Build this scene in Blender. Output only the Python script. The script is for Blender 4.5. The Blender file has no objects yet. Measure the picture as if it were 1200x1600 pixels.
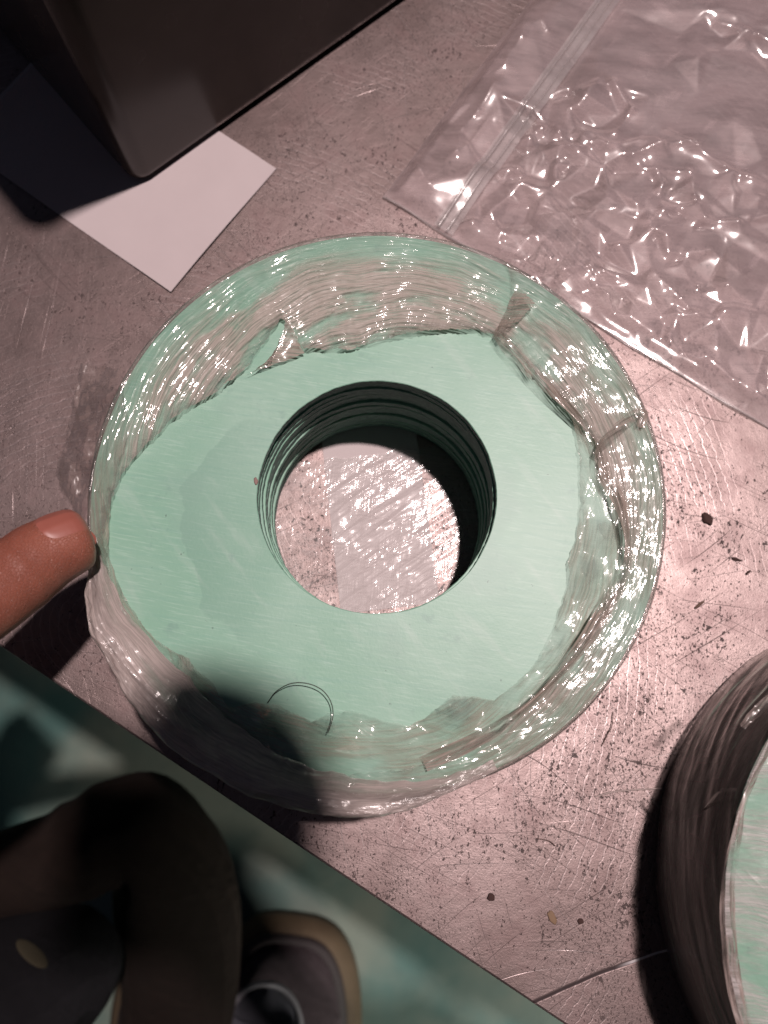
import bpy, bmesh, math, random
import numpy as np
from mathutils import Vector, Matrix
random.seed(7); RNG = np.random.default_rng(11)
S = bpy.context.scene; COL = S.collection
PI = math.pi

# ------------------------------------------------------------------ camera, world, lamp, exposure
CAM_H, TILT, FPX = 0.3015, 0.2074, 1210.0
cam = bpy.data.cameras.new('camera'); camo = bpy.data.objects.new('camera', cam); COL.objects.link(camo)
camo.location = (0, 0, CAM_H); camo.rotation_euler = (TILT, 0, 0)
cam.sensor_fit = 'VERTICAL'; cam.sensor_height = 24.0; cam.lens = 24.0 * FPX / 1600.0
cam.clip_start = 0.005; cam.clip_end = 60
cam.dof.use_dof = True; cam.dof.focus_distance = 0.262; cam.dof.aperture_fstop = cam.lens / 1000 / 0.0030 
S.camera = camo
W = bpy.data.worlds.new('World'); S.world = W; W.use_nodes = True
W.node_tree.nodes['Background'].inputs[0].default_value = (0.58, 0.66, 1.0, 1)
W.node_tree.nodes['Background'].inputs[1].default_value = 0.028
LAMP = Vector((0.55, 0.57, 3.0))
la = bpy.data.lights.new('ceiling_lamp', 'AREA'); la.shape = 'DISK'; la.size = 0.11; la.energy = 96; la.color = (1.0, 0.845, 0.84)
lo = bpy.data.objects.new('ceiling_lamp', la); COL.objects.link(lo); lo.location = LAMP
lo.rotation_euler = (Vector((0, 0, 0)) - LAMP).to_track_quat('-Z', 'Y').to_euler()
l2 = bpy.data.lights.new('floor_fill_lamp', 'AREA'); l2.shape = 'RECTANGLE'; l2.size = .5; l2.size_y = .12; l2.energy = 17; l2.color = (1.0, .95, .88)  # fill light added below bench height to brighten the floor and shoes
lo2 = bpy.data.objects.new('floor_fill_lamp', l2); COL.objects.link(lo2); lo2.location = (.62, -.85, -.10)
lo2.rotation_euler = (0, 0, .6)
S.view_settings.view_transform = 'Standard'; S.view_settings.look = 'None'; S.view_settings.exposure = 0.0; S.view_settings.gamma = 1.0
S.cycles.transparent_max_bounces = 32; S.cycles.max_bounces = 10; S.cycles.sample_clamp_direct = 40.0; S.cycles.sample_clamp_indirect = 3.0
S.cycles.caustics_reflective = False; S.cycles.caustics_refractive = False

def at(px, py, z=0.0):
    """Point of the plane at height z that the photograph shows at pixel px, py."""
    a = (px - 600) / FPX; b = (800 - py) / FPX
    d = (a, math.sin(TILT) + b * math.cos(TILT), -math.cos(TILT) + b * math.sin(TILT))
    k = (z - CAM_H) / d[2]
    return Vector((d[0] * k, d[1] * k, z))

# ------------------------------------------------------------------ object helpers
def tag(o, label=None, cat=None, group=None, kind=None):
    for k, v in (('label', label), ('category', cat), ('group', group), ('kind', kind)):
        if v: o[k] = v
    return o
def link(name, me, mat, parent=None, smooth=True):
    o = bpy.data.objects.new(name, me); COL.objects.link(o)
    for m in (mat if isinstance(mat, (list, tuple)) else [mat]): me.materials.append(m)
    if smooth: me.polygons.foreach_set('use_smooth', [True] * len(me.polygons))
    if parent: o.parent = parent
    return o
def empty(name, loc=(0, 0, 0)):
    o = bpy.data.objects.new(name, None); COL.objects.link(o); o.location = loc; o.empty_display_size = 0.02
    return o
def child_at_world(o, parent):
    o.parent = parent; o.matrix_parent_inverse = Matrix.Translation(-Vector(parent.location))
def bm_obj(name, bm, mat, parent=None, smooth=True):
    me = bpy.data.meshes.new(name); bm.to_mesh(me); bm.free(); return link(name, me, mat, parent, smooth)
def grid_mesh(name, P, mat, parent=None, closed=False, uv=None, keep=None, closed_u=False):
    nr, nt = P.shape[:2]
    idx = np.arange(nr * nt).reshape(nr, nt)
    if closed: i1 = np.concatenate([idx, idx[:, :1]], 1)
    else: i1 = idx
    F = np.stack([i1[:-1, :-1], i1[:-1, 1:], i1[1:, 1:], i1[1:, :-1]], -1).reshape(-1, 4)
    if keep is not None:
        k = keep.reshape(-1); F = F[k[F].all(1)]
    me = bpy.data.meshes.new(name)
    me.vertices.add(nr * nt); me.vertices.foreach_set('co', P.reshape(-1).astype(np.float32))
    me.loops.add(F.size); me.loops.foreach_set('vertex_index', F.reshape(-1).astype(np.int32))
    me.polygons.add(len(F)); me.polygons.foreach_set('loop_start', np.arange(0, F.size, 4, dtype=np.int32))
    if uv is not None:
        ul = me.uv_layers.new(name='UVMap'); ul.data.foreach_set('uv', uv.reshape(-1, 2)[F.reshape(-1)].reshape(-1).astype(np.float32))
    me.update(calc_edges=True); me.validate()
    return link(name, me, mat, parent)
def tube(name, pts, r, mat, parent=None, seg=8, rr=None):
    pts = [Vector(p) for p in pts]; n = len(pts); P = np.zeros((n, seg, 3))
    for i, p in enumerate(pts):
        t = (pts[min(i + 1, n - 1)] - pts[max(i - 1, 0)]).normalized()
        a = t.cross(Vector((0, 0, 1)));  a = a.normalized() if a.length > 1e-6 else Vector((1, 0, 0)); b = a.cross(t)
        q = r if rr is None else rr[i]
        for k in range(seg):
            w = 2 * PI * k / seg; P[i, k] = p + a * (q * math.cos(w)) + b * (q * math.sin(w))
    return grid_mesh(name, P, mat, parent, closed=True)
def smooth_path(pts, n):
    """Catmull-Rom through pts."""
    p = [np.array(q, float) for q in pts]; p = [2 * p[0] - p[1]] + p + [2 * p[-1] - p[-2]]
    out = []
    for i in range(n):
        t = i / (n - 1) * (len(p) - 3); k = min(int(t), len(p) - 4); t -= k
        a, b, c, d = p[k:k + 4]
        out.append(.5 * (2 * b + (c - a) * t + (2 * a - 5 * b + 4 * c - d) * t * t + (3 * b - a - 3 * c + d) * t ** 3))
    return np.array(out)

# ------------------------------------------------------------------ numpy noise
def vnoise(x, y, seed=0):
    xi = np.floor(x).astype(np.int64); yi = np.floor(y).astype(np.int64); fx = x - xi; fy = y - yi
    fx = fx * fx * fx * (fx * (fx * 6 - 15) + 10); fy = fy * fy * fy * (fy * (fy * 6 - 15) + 10)
    def h(a, b):
        n = (a * 374761393 + b * 668265263 + seed * 982451653) & 0x7fffffff
        n = ((n ^ (n >> 13)) * 1274126177) & 0x7fffffff
        return ((n ^ (n >> 16)) & 0xffff) / 65535.0
    return (h(xi, yi) * (1 - fx) + h(xi + 1, yi) * fx) * (1 - fy) + (h(xi, yi + 1) * (1 - fx) + h(xi + 1, yi + 1) * fx) * fy
def fbm(x, y, seed=0, o=4, g=.5):
    s = 0; a = 1; t = 0
    for i in range(o):
        s = s + a * vnoise(x * 2 ** i + 17.3 * i, y * 2 ** i - 9.1 * i, seed + i); t += a; a *= g
    return s / t
def ridge(x, y, seed=0, o=3):
    s = 0; a = 1; t = 0
    for i in range(o):
        s = s + a * (1 - np.abs(2 * vnoise(x * 2 ** i + 5.7 * i, y * 2 ** i + 3.1 * i, seed + i) - 1)); t += a; a *= .5
    return s / t
def facets(x, y, seed, n=7, f=1.0, warp=.5):
    """Crumpled-foil height: creases between flat facets."""
    r = np.random.default_rng(seed); h = 0
    wx = x * f + warp * (fbm(x * f * .8, y * f * .8, seed + 3) - .5) * 2; wy = y * f + warp * (fbm(x * f * .8 + 40, y * f * .8, seed + 5) - .5) * 2
    for i in range(n):
        a = r.uniform(0, PI); q = r.uniform(.35, 1.3); t = (wx * math.cos(a) + wy * math.sin(a)) * q + r.uniform(0, 9)
        m = vnoise(x * f * .6 + 11 * i, y * f * .6 - 7 * i, seed + 50 + i)
        h = h + np.abs((t % 1) - .5) * 2 / q * np.clip(m * 2.2 - .6, 0, 1)
    return h / n
def sstep(a, b, x):
    t = np.clip((x - a) / (b - a), 0, 1); return t * t * (3 - 2 * t)

# ------------------------------------------------------------------ node helpers
class NT:
    def __init__(s, name):
        s.m = bpy.data.materials.new(name); s.m.use_nodes = True; s.t = s.m.node_tree; s.t.nodes.clear()
        s.out = s.t.nodes.new('ShaderNodeOutputMaterial')
    def n(s, typ, ins=None, **kw):
        nd = s.t.nodes.new(typ)
        for k, v in kw.items(): setattr(nd, k, v)
        for k, v in (ins or {}).items():
            sk = nd.inputs[k]
            if isinstance(v, bpy.types.NodeSocket): s.t.links.new(v, sk)
            else: sk.default_value = v
        return nd
    def coord(s, which='Object'): return s.n('ShaderNodeTexCoord').outputs[which]
    def mp(s, v, rot=0, scale=(1, 1, 1), loc=(0, 0, 0)):
        if rot: v = s.n('ShaderNodeMapping', {'Vector': v, 'Rotation': (0, 0, rot)}).outputs[0]
        return s.n('ShaderNodeMapping', {'Vector': v, 'Scale': scale, 'Location': loc}).outputs[0]
    def noise(s, v, scale, detail=3, rough=.5, dist=0, col=False):
        nd = s.n('ShaderNodeTexNoise', {'Vector': v, 'Scale': scale, 'Detail': detail, 'Roughness': rough, 'Distortion': dist})
        return nd.outputs['Color' if col else 'Fac']
    def math(s, op, a, b=None, c=None, clamp=False):
        nd = s.n('ShaderNodeMath', operation=op, use_clamp=clamp)
        for i, v in enumerate((a, b, c)):
            if v is None: continue
            if isinstance(v, bpy.types.NodeSocket): s.t.links.new(v, nd.inputs[i])
            else: nd.inputs[i].default_value = v
        return nd.outputs[0]
    def rng(s, v, a, b, lo=0., hi=1., smooth=True):
        return s.n('ShaderNodeMapRange', {'Value': v, 'From Min': a, 'From Max': b, 'To Min': lo, 'To Max': hi}, interpolation_type='SMOOTHSTEP' if smooth else 'LINEAR').outputs[0]
    def mix(s, f, a, b, blend='MIX'):
        nd = s.n('ShaderNodeMix', data_type='RGBA', blend_type=blend)
        for i, v in ((0, f), (6, a), (7, b)):
            if isinstance(v, bpy.types.NodeSocket): s.t.links.new(v, nd.inputs[i])
            else: nd.inputs[i].default_value = v if i == 0 else (*v, 1) if len(v) == 3 else v
        return nd.outputs[2]
    def bump(s, h, dist, strength=1.0, normal=None):
        i = {'Height': h, 'Distance': dist, 'Strength': strength}
        if normal is not None: i['Normal'] = normal
        return s.n('ShaderNodeBump', i).outputs[0]
    def bsdf(s, **ins):
        return s.n('ShaderNodeBsdfPrincipled', {k.replace('_', ' '): v for k, v in ins.items()}).outputs[0]
    def end(s, sh): s.t.links.new(sh, s.out.inputs[0]); return s.m
def simple(name, col, rough=.6, metal=0., var=.15, nscale=80, bump=0., bscale=400, spec=.5):
    t = NT(name); v = t.coord(); f = t.noise(v, nscale, 4)
    c = t.mix(f, tuple(x * (1 - var) for x in col), tuple(min(1, x * (1 + var)) for x in col))
    k = dict(Base_Color=c, Roughness=rough, Metallic=metal)
    k['Specular_IOR_Level'] = spec
    if bump: k['Normal'] = t.bump(t.noise(v, bscale, 4, .6), bump)
    return t.end(t.bsdf(**k))

# ------------------------------------------------------------------ materials
def mat_steel():
    t = NT('scratched_steel'); v = t.coord()
    big = t.noise(v, 9, 3, .55); mid = t.noise(v, 70, 5, .65)
    base = t.mix(t.rng(big, .3, .7), (.268, .205, .192), (.345, .270, .256))
    base = t.mix(t.math('MULTIPLY', t.rng(mid, .42, .75), .6), base, (.22, .150, .145))
    base = t.mix(t.math('MULTIPLY', t.rng(t.noise(t.mp(v, .4, (1, .55, 1), (2, 4, 0)), 30, 5, .68), .44, .68), .45), base, (.17, .125, .115))
    # rust and dirt specks, gathered in clusters, slightly drawn out along one direction
    wv = t.n('ShaderNodeVectorMath', {0: v, 1: t.n('ShaderNodeVectorMath', {0: t.noise(v, 300, 2, col=True), 'Scale': .0012}, operation='SCALE').outputs[0]}, operation='ADD').outputs[0]
    s1 = t.noise(t.mp(wv, .25, (1, .62, 1)), 820, 3, .6)
    s2 = t.noise(t.mp(wv, -.15, (1, .5, 1), (3, 1, 0)), 1500, 2, .6)
    s3 = t.noise(t.mp(wv, .1, (1, .8, 1), (1, 7, 0)), 330, 4, .7)
    clus = t.rng(t.noise(v, 42, 4, .6), .38, .66); clus2 = t.rng(t.noise(t.mp(v, 0, (1, 1, 1), (5, 2, 0)), 16, 3, .6), .35, .62)
    a1 = t.math('MULTIPLY', t.rng(t.math('ADD', s1, t.math('MULTIPLY', clus, .12)), .70, .76), .85)
    a2 = t.math('MULTIPLY', t.rng(t.math('ADD', s2, t.math('MULTIPLY', clus2, .09)), .68, .745), .7)
    a3 = t.math('MULTIPLY', t.rng(t.math('ADD', s3, t.math('MULTIPLY', clus2, .06)), .68, .73), .8)
    dark = t.math('MAXIMUM', t.math('MAXIMUM', a1, a2), a3)
    # scratches: thin lines along several directions, bright and dark
    br = None; dk = None
    for i, (rot, ln, th, lo) in enumerate([(.95, 7, 1700, .70), (-.62, 9, 1500, .70), (1.45, 14, 2100, .695), (.2, 8, 1300, .70), (-.12, 12, 1900, .705), (.55, 10, 2300, .70)]):
        d = t.n('ShaderNodeVectorMath', {0: v, 1: t.n('ShaderNodeVectorMath', {0: t.noise(v, 7, 1, col=True), 'Scale': .03 + .012 * i}, operation='SCALE').outputs[0]}, operation='ADD').outputs[0]
        f = t.noise(t.mp(d, rot, (ln, th, 1), (i * 3.1, i * 7.7, 0)), 1.0, 1.5, .6)
        line = t.math('MULTIPLY', t.rng(f, lo - .025, lo + .03), t.rng(t.noise(t.mp(v, 0, (1, 1, 1), (i, i * 2, 0)), 22, 2), .38, .58))
        if i % 2 == 0: br = line if br is None else t.math('MAXIMUM', br, line)
        else: dk = line if dk is None else t.math('MAXIMUM', dk, line)
    # machining swirls
    sw = t.n('ShaderNodeTexWave', {'Vector': t.mp(v, 0, (1, 1, 1), (.11, -.02, 0)), 'Scale': 90, 'Distortion': 3, 'Detail': 3, 'Detail Scale': 2}, wave_type='RINGS', rings_direction='Z').outputs[1]
    swm = t.math('MULTIPLY', t.rng(sw, .93, 1), t.rng(t.noise(v, 18, 3), .45, .62))
    br = t.math('MAXIMUM', br, t.math('MULTIPLY', swm, .5))
    c = t.mix(t.math('MULTIPLY', br, .55), base, (.70, .60, .58))
    c = t.mix(t.math('MULTIPLY', dk, .6), c, (.06, .036, .034))
    c = t.mix(dark, c, (.040, .024, .022))
    # long gouge running in from the near edge
    p0, p1 = at(835, 1562), at(1010, 1492); e = (p1 - p0); L = e.length; e.normalize(); nrm = (-e.y, e.x)
    u = t.n('ShaderNodeVectorMath', {0: v, 1: (e.x, e.y, 0)}, operation='DOT_PRODUCT').outputs['Value']
    w = t.n('ShaderNodeVectorMath', {0: v, 1: (nrm[0], nrm[1], 0)}, operation='DOT_PRODUCT').outputs['Value']
    u0 = p0.x * e.x + p0.y * e.y; w0 = p0.x * nrm[0] + p0.y * nrm[1]
    w = t.math('ADD', w, t.math('MULTIPLY', t.math('SUBTRACT', t.noise(v, 60, 2), .5), .0012))
    bow = t.math('MULTIPLY', t.math('POWER', t.math('SUBTRACT', u, u0 + L * .5), 2.0), 1.2)
    dw = t.math('ABSOLUTE', t.math('ADD', t.math('SUBTRACT', w, w0), bow))
    inside = t.math('MULTIPLY', t.rng(u, u0 - .01, u0), t.rng(u, u0 + L * .8, u0 + L * 1.03, 1, 0))
    g = t.math('MULTIPLY', t.rng(dw, .0003, .0009, 1, 0), inside)
    g2 = t.math('MULTIPLY', t.rng(dw, .0002, .0006, 1, 0), t.math('MULTIPLY', t.rng(u, u0 + L * .7, u0 + L), t.rng(u, u0 + L * 1.5, u0 + L * 1.8, 1, 0)))
    c = t.mix(g, c, (.035, .02, .02)); c = t.mix(g2, c, (.9, .85, .85))
    allD = t.math('MAXIMUM', t.math('MAXIMUM', dark, g), t.math('MULTIPLY', dk, .6))
    met = t.math('SUBTRACT', .88, t.math('MULTIPLY', allD, .8))
    ro = t.math('ADD', t.rng(mid, .3, .7, .41, .51), t.math('MULTIPLY', allD, .25))
    ro = t.math('SUBTRACT', ro, t.math('MULTIPLY', br, .12))
    h = t.math('SUBTRACT', t.math('ADD', t.math('MULTIPLY', t.noise(v, 1400, 3, .65), .5), t.math('MULTIPLY', t.noise(v, 240, 3), .8)), t.math('ADD', t.math('MULTIPLY', allD, .9), t.math('MULTIPLY', br, .5)))
    return t.end(t.bsdf(Base_Color=c, Metallic=met, Roughness=ro, Normal=t.bump(h, .00012, .9)))

def mat_gasket():
    t = NT('green_fibre_sheet'); v = t.coord()
    rnd = t.n('ShaderNodeObjectInfo').outputs['Random']
    b = t.noise(v, 22, 4, .55); c = t.mix(t.rng(b, .35, .68), (.235, .455, .325), (.315, .520, .400))
    # grain lines of the rolled sheet
    gr = t.noise(t.mp(v, .12, (40, 700, 1)), 1.0, 4, .6, .3)
    c = t.mix(t.math('MULTIPLY', t.rng(gr, .46, .70), .38), c, (.20, .42, .32))
    gr2 = t.noise(t.mp(v, .2, (120, 1500, 1)), 1.0, 2, .6)
    c = t.mix(t.math('MULTIPLY', t.rng(gr2, .50, .72), .26), c, (.52, .72, .60))
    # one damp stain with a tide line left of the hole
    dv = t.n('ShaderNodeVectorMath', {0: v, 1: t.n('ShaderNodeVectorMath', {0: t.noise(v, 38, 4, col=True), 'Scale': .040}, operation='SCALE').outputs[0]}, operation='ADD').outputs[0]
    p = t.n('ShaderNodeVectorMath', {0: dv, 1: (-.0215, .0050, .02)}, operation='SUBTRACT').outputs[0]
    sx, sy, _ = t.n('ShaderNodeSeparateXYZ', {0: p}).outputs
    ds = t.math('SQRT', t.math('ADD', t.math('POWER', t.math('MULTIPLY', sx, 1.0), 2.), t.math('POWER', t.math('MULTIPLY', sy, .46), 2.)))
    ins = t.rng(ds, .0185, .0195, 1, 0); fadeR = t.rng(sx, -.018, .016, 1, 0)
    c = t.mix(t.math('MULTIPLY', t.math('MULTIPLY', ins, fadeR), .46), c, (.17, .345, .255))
    blot = t.noise(v, 38, 3, .55); c = t.mix(t.math('MULTIPLY', t.rng(blot, .52, .68), .32), c, (.22, .38, .30))
    rub = t.noise(t.mp(v, .9, (25, 130, 1)), 1.0, 3, .6); c = t.mix(t.math('MULTIPLY', t.rng(rub, .55, .72), .22), c, (.50, .62, .54))
    sm = t.noise(v, 130, 5, .6); c = t.mix(t.math('MULTIPLY', t.rng(sm, .60, .74), .4), c, (.16, .30, .25))
    sp = t.noise(v, 520, 2, .5); c = t.mix(t.math('MULTIPLY', t.rng(sp, .74, .79), .55), c, (.05, .08, .07))
    c = t.mix(t.math('MULTIPLY', rnd, .10), c, (.2, .4, .36))
    h = t.math('ADD', t.noise(v, 900, 3, .6), t.math('MULTIPLY', gr, .6))
    return t.end(t.bsdf(Base_Color=c, Roughness=.44, Specular_IOR_Level=.6, Normal=t.bump(h, .00003, .9)))
def mat_cut():
    t = NT('cut_gasket_edge'); v = t.coord()
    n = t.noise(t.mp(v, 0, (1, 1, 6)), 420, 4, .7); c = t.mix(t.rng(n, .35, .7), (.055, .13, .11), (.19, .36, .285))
    return t.end(t.bsdf(Base_Color=c, Roughness=.6, Normal=t.bump(n, .0003, .9)))

def mat_film(name, haze=.12, hcol=(.80, .74, .72), gl=.16, rough=.13, streaks=((0., 70, 800, .00028), (.45, 90, 1100, .0002)), uv=True, mask=45, crink=0., satin=.4, rim=False, trans=(.975, .98, .975), hz_var=.9, tl=.35):
    """Thin clear plastic: see-through, faintly milky, with glossy wrinkles."""
    t = NT(name); v = t.coord('UV' if uv else 'Object')
    nrm = None
    lowc = t.noise(v, 35, 2, col=True)
    dv = t.n('ShaderNodeVectorMath', {0: v, 1: t.n('ShaderNodeVectorMath', {0: lowc, 'Scale': .007}, operation='SCALE').outputs[0]}, operation='ADD').outputs[0]
    hs = None
    for i, (rot, f1, f2, d) in enumerate(streaks):
        n = t.noise(t.mp(dv, rot, (f1, f2, 1), (i * 2.3, i * 5.1, 0)), 1.0, 2.5, .55, .15)
        m = t.rng(t.noise(t.mp(v, 0, (1, 1, 1), (i * 1.7, i, 0)), mask, 3, .55), .36, .62)
        h = t.math('MULTIPLY', n, t.math('ADD', t.math('MULTIPLY', m, .85), .15))
        nrm = t.bump(h, d, 1.0, nrm); hs = n if hs is None else t.math('MAXIMUM', hs, n)
    if crink:
        vo = t.n('ShaderNodeTexVoronoi', {'Vector': dv, 'Scale': 150}, feature='F1').outputs['Distance']
        nrm = t.bump(vo, crink, 1.0, nrm)
    pn = t.noise(t.mp(dv, .15, (28, 75, 1)), 1.0, 4, .6)
    st = t.noise(t.mp(dv, .1, (50, 1300, 1), (4, 9, 0)), 1.0, 3, .65)
    hz = t.math('MULTIPLY', t.rng(pn, .37, .57, 1 - hz_var, 1 + hz_var), haze)
    hz = t.math('MULTIPLY', hz, t.rng(st, .38, .66, 1 - .55 * hz_var, 1 + .55 * hz_var))
    if rim: hz = t.math('MULTIPLY', hz, t.rng(t.n('ShaderNodeSeparateXYZ', {0: v}).outputs[1], .079, .091, 1.15, .15))
    hz = t.math('ADD', hz, t.math('MULTIPLY', t.rng(hs, .58, .76), haze * .7), clamp=True)
    dif = t.n('ShaderNodeBsdfDiffuse', {'Color': (*hcol, 1), 'Normal': nrm}).outputs[0]
    trl = t.n('ShaderNodeBsdfTranslucent', {'Color': (*hcol, 1), 'Normal': nrm}).outputs[0]
    milk = t.n('ShaderNodeMixShader', {0: tl, 1: dif, 2: trl}).outputs[0]
    tr = t.n('ShaderNodeBsdfTransparent', {'Color': (*trans, 1)}).outputs[0]
    a = t.n('ShaderNodeMixShader', {0: hz, 1: tr, 2: milk}).outputs[0]
    fr = t.n('ShaderNodeFresnel', {'IOR': 1.45}).outputs[0]
    f = t.math('MINIMUM', t.math('MULTIPLY', fr, gl / .034), .30)
    g1 = t.n('ShaderNodeBsdfGlossy', {'Color': (1, .985, .96, 1), 'Roughness': rough, 'Normal': nrm}).outputs[0]
    g2 = t.n('ShaderNodeBsdfGlossy', {'Color': (1, .985, .96, 1), 'Roughness': .38, 'Normal': nrm}).outputs[0]
    gls = t.n('ShaderNodeMixShader', {0: satin, 1: g1, 2: g2}).outputs[0]
    return t.end(t.n('ShaderNodeMixShader', {0: f, 1: a, 2: gls}).outputs[0])

def mat_skin():
    t = NT('skin'); v = t.coord()
    a = t.noise(v, 60, 4, .6); b = t.noise(v, 420, 4, .6)
    c = t.mix(t.rng(a, .3, .7), (.255, .080, .050), (.335, .112, .072)); c = t.mix(t.math('MULTIPLY', t.rng(b, .5, .8), .35), c, (.34, .105, .075))
    wr = t.noise(t.mp(v, .5, (500, 160, 300)), 1.0, 3, .6)
    vo = t.n('ShaderNodeTexVoronoi', {'Vector': v, 'Scale': 1100}, feature='DISTANCE_TO_EDGE').outputs['Distance']
    h = t.math('ADD', t.math('MULTIPLY', wr, .6), t.math('MULTIPLY', t.rng(vo, 0, .12), .35))
    return t.end(t.bsdf(Base_Color=c, Roughness=.48, Subsurface_Weight=.12, Subsurface_Radius=(1, .35, .2), Subsurface_Scale=.003, Normal=t.bump(h, .00030, .85)))
def mat_floor():
    t = NT('teal_painted_floor'); v = t.coord()
    a = t.noise(v, 5.5, 4, .55); b = t.noise(v, 26, 5, .6)
    c = t.mix(t.rng(a, .35, .66), (.060, .140, .122), (.19, .215, .170)); c = t.mix(t.math('MULTIPLY', t.rng(b, .5, .75), .4), c, (.05, .09, .08))
    return t.end(t.bsdf(Base_Color=c, Roughness=.55, Normal=t.bump(b, .001, .5)))
def mat_paper(name, col, var=.04):
    t = NT(name); v = t.coord(); f = t.noise(v, 60, 5, .6); g = t.noise(v, 1500, 3, .6)
    c = t.mix(f, tuple(x * (1 - var * 2) for x in col), col)
    return t.end(t.bsdf(Base_Color=c, Roughness=.85, Specular_IOR_Level=.2, Normal=t.bump(t.math('ADD', g, t.math('MULTIPLY', t.noise(v, 35, 3), 6)), .0001, .7)))
def mat_cloth(name, col, sc=1400):
    t = NT(name); v = t.coord(); w = t.n('ShaderNodeTexWave', {'Vector': v, 'Scale': sc, 'Distortion': 1.5}).outputs[1]
    n = t.noise(v, 120, 4); c = t.mix(n, tuple(x * .6 for x in col), col)
    return t.end(t.bsdf(Base_Color=c, Roughness=.9, Specular_IOR_Level=.2, Normal=t.bump(t.math('ADD', w, t.math('ADD', t.math('MULTIPLY', n, 3), t.math('MULTIPLY', t.noise(t.mp(v, .6, (14, 55, 30)), 1.0, 2, .5, .6), 14))), .0010, .8)))
STEEL, GREEN, CUT, SKIN = mat_steel(), mat_gasket(), mat_cut(), mat_skin()
FRAME_M = simple('dark_painted_steel', (.03, .032, .035), .5)

# ------------------------------------------------------------------ floor and workbench
FZ = -0.55
n = 40; gx, gy = np.meshgrid(np.linspace(-3, 3, n), np.linspace(-3, 3, n), indexing='ij')
tag(grid_mesh('floor', np.stack([gx, gy, np.full_like(gx, FZ)], -1), mat_floor()), 'teal painted concrete floor below the bench edge', kind='structure')

ea = at(0, 1010); eb = at(880, 1600); ed = (eb - ea).normalized(); en = Vector((-ed.y, ed.x, 0))   # en points in over the bench
if en.y < 0: en = -en
bench = tag(empty('workbench', (0, 0, 0)), 'scratched and pitted steel workbench carrying the gasket stacks', 'workbench')
bm = bmesh.new()
def edge_pt(s, d, z): return ea + ed * s + en * d + Vector((0, 0, z))
cor = [(-.55, 0), (.95, 0), (.95, .75), (-.55, .75)]
top = [bm.verts.new(edge_pt(s, d, 0)) for s, d in cor]; bot = [bm.verts.new(edge_pt(s, d, -.012)) for s, d in cor]
bm.faces.new(top); bm.faces.new(bot[::-1])
for i in range(4): bm.faces.new((top[i], bot[i], bot[(i + 1) % 4], top[(i + 1) % 4]))
bmesh.ops.recalc_face_normals(bm, faces=bm.faces)
bmesh.ops.bevel(bm, geom=list(bm.edges), offset=.0009, segments=2, affect='EDGES', profile=.5)
bm_obj('tabletop', bm, STEEL, bench, smooth=False)
def box_bm(bm, c, ux, uy, z0, z1):
    vs = [c + ux * a + uy * b + Vector((0, 0, z)) for z in (z0, z1) for a, b in ((-1, -1), (1, -1), (1, 1), (-1, 1))]
    v = [bm.verts.new(p) for p in vs]
    for f in ((0, 3, 2, 1), (4, 5, 6, 7), (0, 1, 5, 4), (1, 2, 6, 5), (2, 3, 7, 6), (3, 0, 4, 7)): bm.faces.new([v[i] for i in f])
for s, d in ((-.42, .14), (.85, .14), (.85, .66), (-.42, .66)):
    bm = bmesh.new(); box_bm(bm, edge_pt(s, d, 0), ed * .025, en * .025, FZ, -.0125)
    bmesh.ops.bevel(bm, geom=list(bm.edges), offset=.003, segments=2, affect='EDGES'); bm_obj('leg', bm, FRAME_M, bench, False)

# ------------------------------------------------------------------ gasket stacks
def gasket_mesh(seed):
    r0, r1, h = .0400, .0955, .0032; b = .00022; n = 256; r = np.random.default_rng(seed)
    prof = [(r0, b), (r0 + b * .4, h * .5), (r0, h - b), (r0 + b, h), (r0 + .0035, h), (r1 - .004, h), (r1 - b, h), (r1, h - b), (r1, b), (r1 - b, 0), (r0 + b, 0)]
    m = len(prof); A = np.linspace(0, 2 * PI, n, endpoint=False)
    me = bpy.data.meshes.new('gasket'); V = []
    wob = (fbm(np.cos(A) * 3 + 9, np.sin(A) * 3 + 9, seed, 3) - .5) * .0009; rag = (r.random(n) - .5) * .00016
    for i, (q, z) in enumerate(prof):
        inner = i <= 3 or i == m - 1
        rr = q + (wob * .6 + (rag if i < 3 else 0) if inner else wob)
        V.append(np.stack([rr * np.cos(A), rr * np.sin(A), z + (fbm(np.cos(A) * 1.2 + 3, np.sin(A) * 1.2, seed + 4, 2) - .5) * .0004], -1))
    V = np.concatenate(V).tolist(); F = []; mi = []
    for i in range(m):
        for k in range(n):
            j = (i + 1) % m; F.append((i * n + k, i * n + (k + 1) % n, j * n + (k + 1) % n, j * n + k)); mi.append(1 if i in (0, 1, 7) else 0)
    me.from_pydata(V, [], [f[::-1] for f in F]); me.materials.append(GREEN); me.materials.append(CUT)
    me.polygons.foreach_set('material_index', mi); me.polygons.foreach_set('use_smooth', [True] * len(F)); me.update(); me.set_sharp_from_angle(angle=math.radians(28))
    return me
GM = [gasket_mesh(s) for s in (3, 8, 15)]
def stack(cx, cy, n, pitch, toplabel, restlabel, group, seed):
    r = random.Random(seed); z = .0012
    for i in range(n):
        o = bpy.data.objects.new('ring_gasket', GM[i % 3]); COL.objects.link(o)
        last = i == n - 1
        j = .0007 if not last else 0
        o.location = (cx + r.uniform(-j, j), cy + r.uniform(-j, j), z); o.rotation_euler = (0, 0, r.uniform(0, 6.28) if not last else 0)
        tag(o, toplabel if last else (restlabel[n - 1 - i] if isinstance(restlabel, list) else restlabel), 'gasket', group)
        z += pitch * r.uniform(.95, 1.05) if i < n - 2 else pitch
    return z - pitch + .0032
CX, CY = -.0024, .0594
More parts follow.
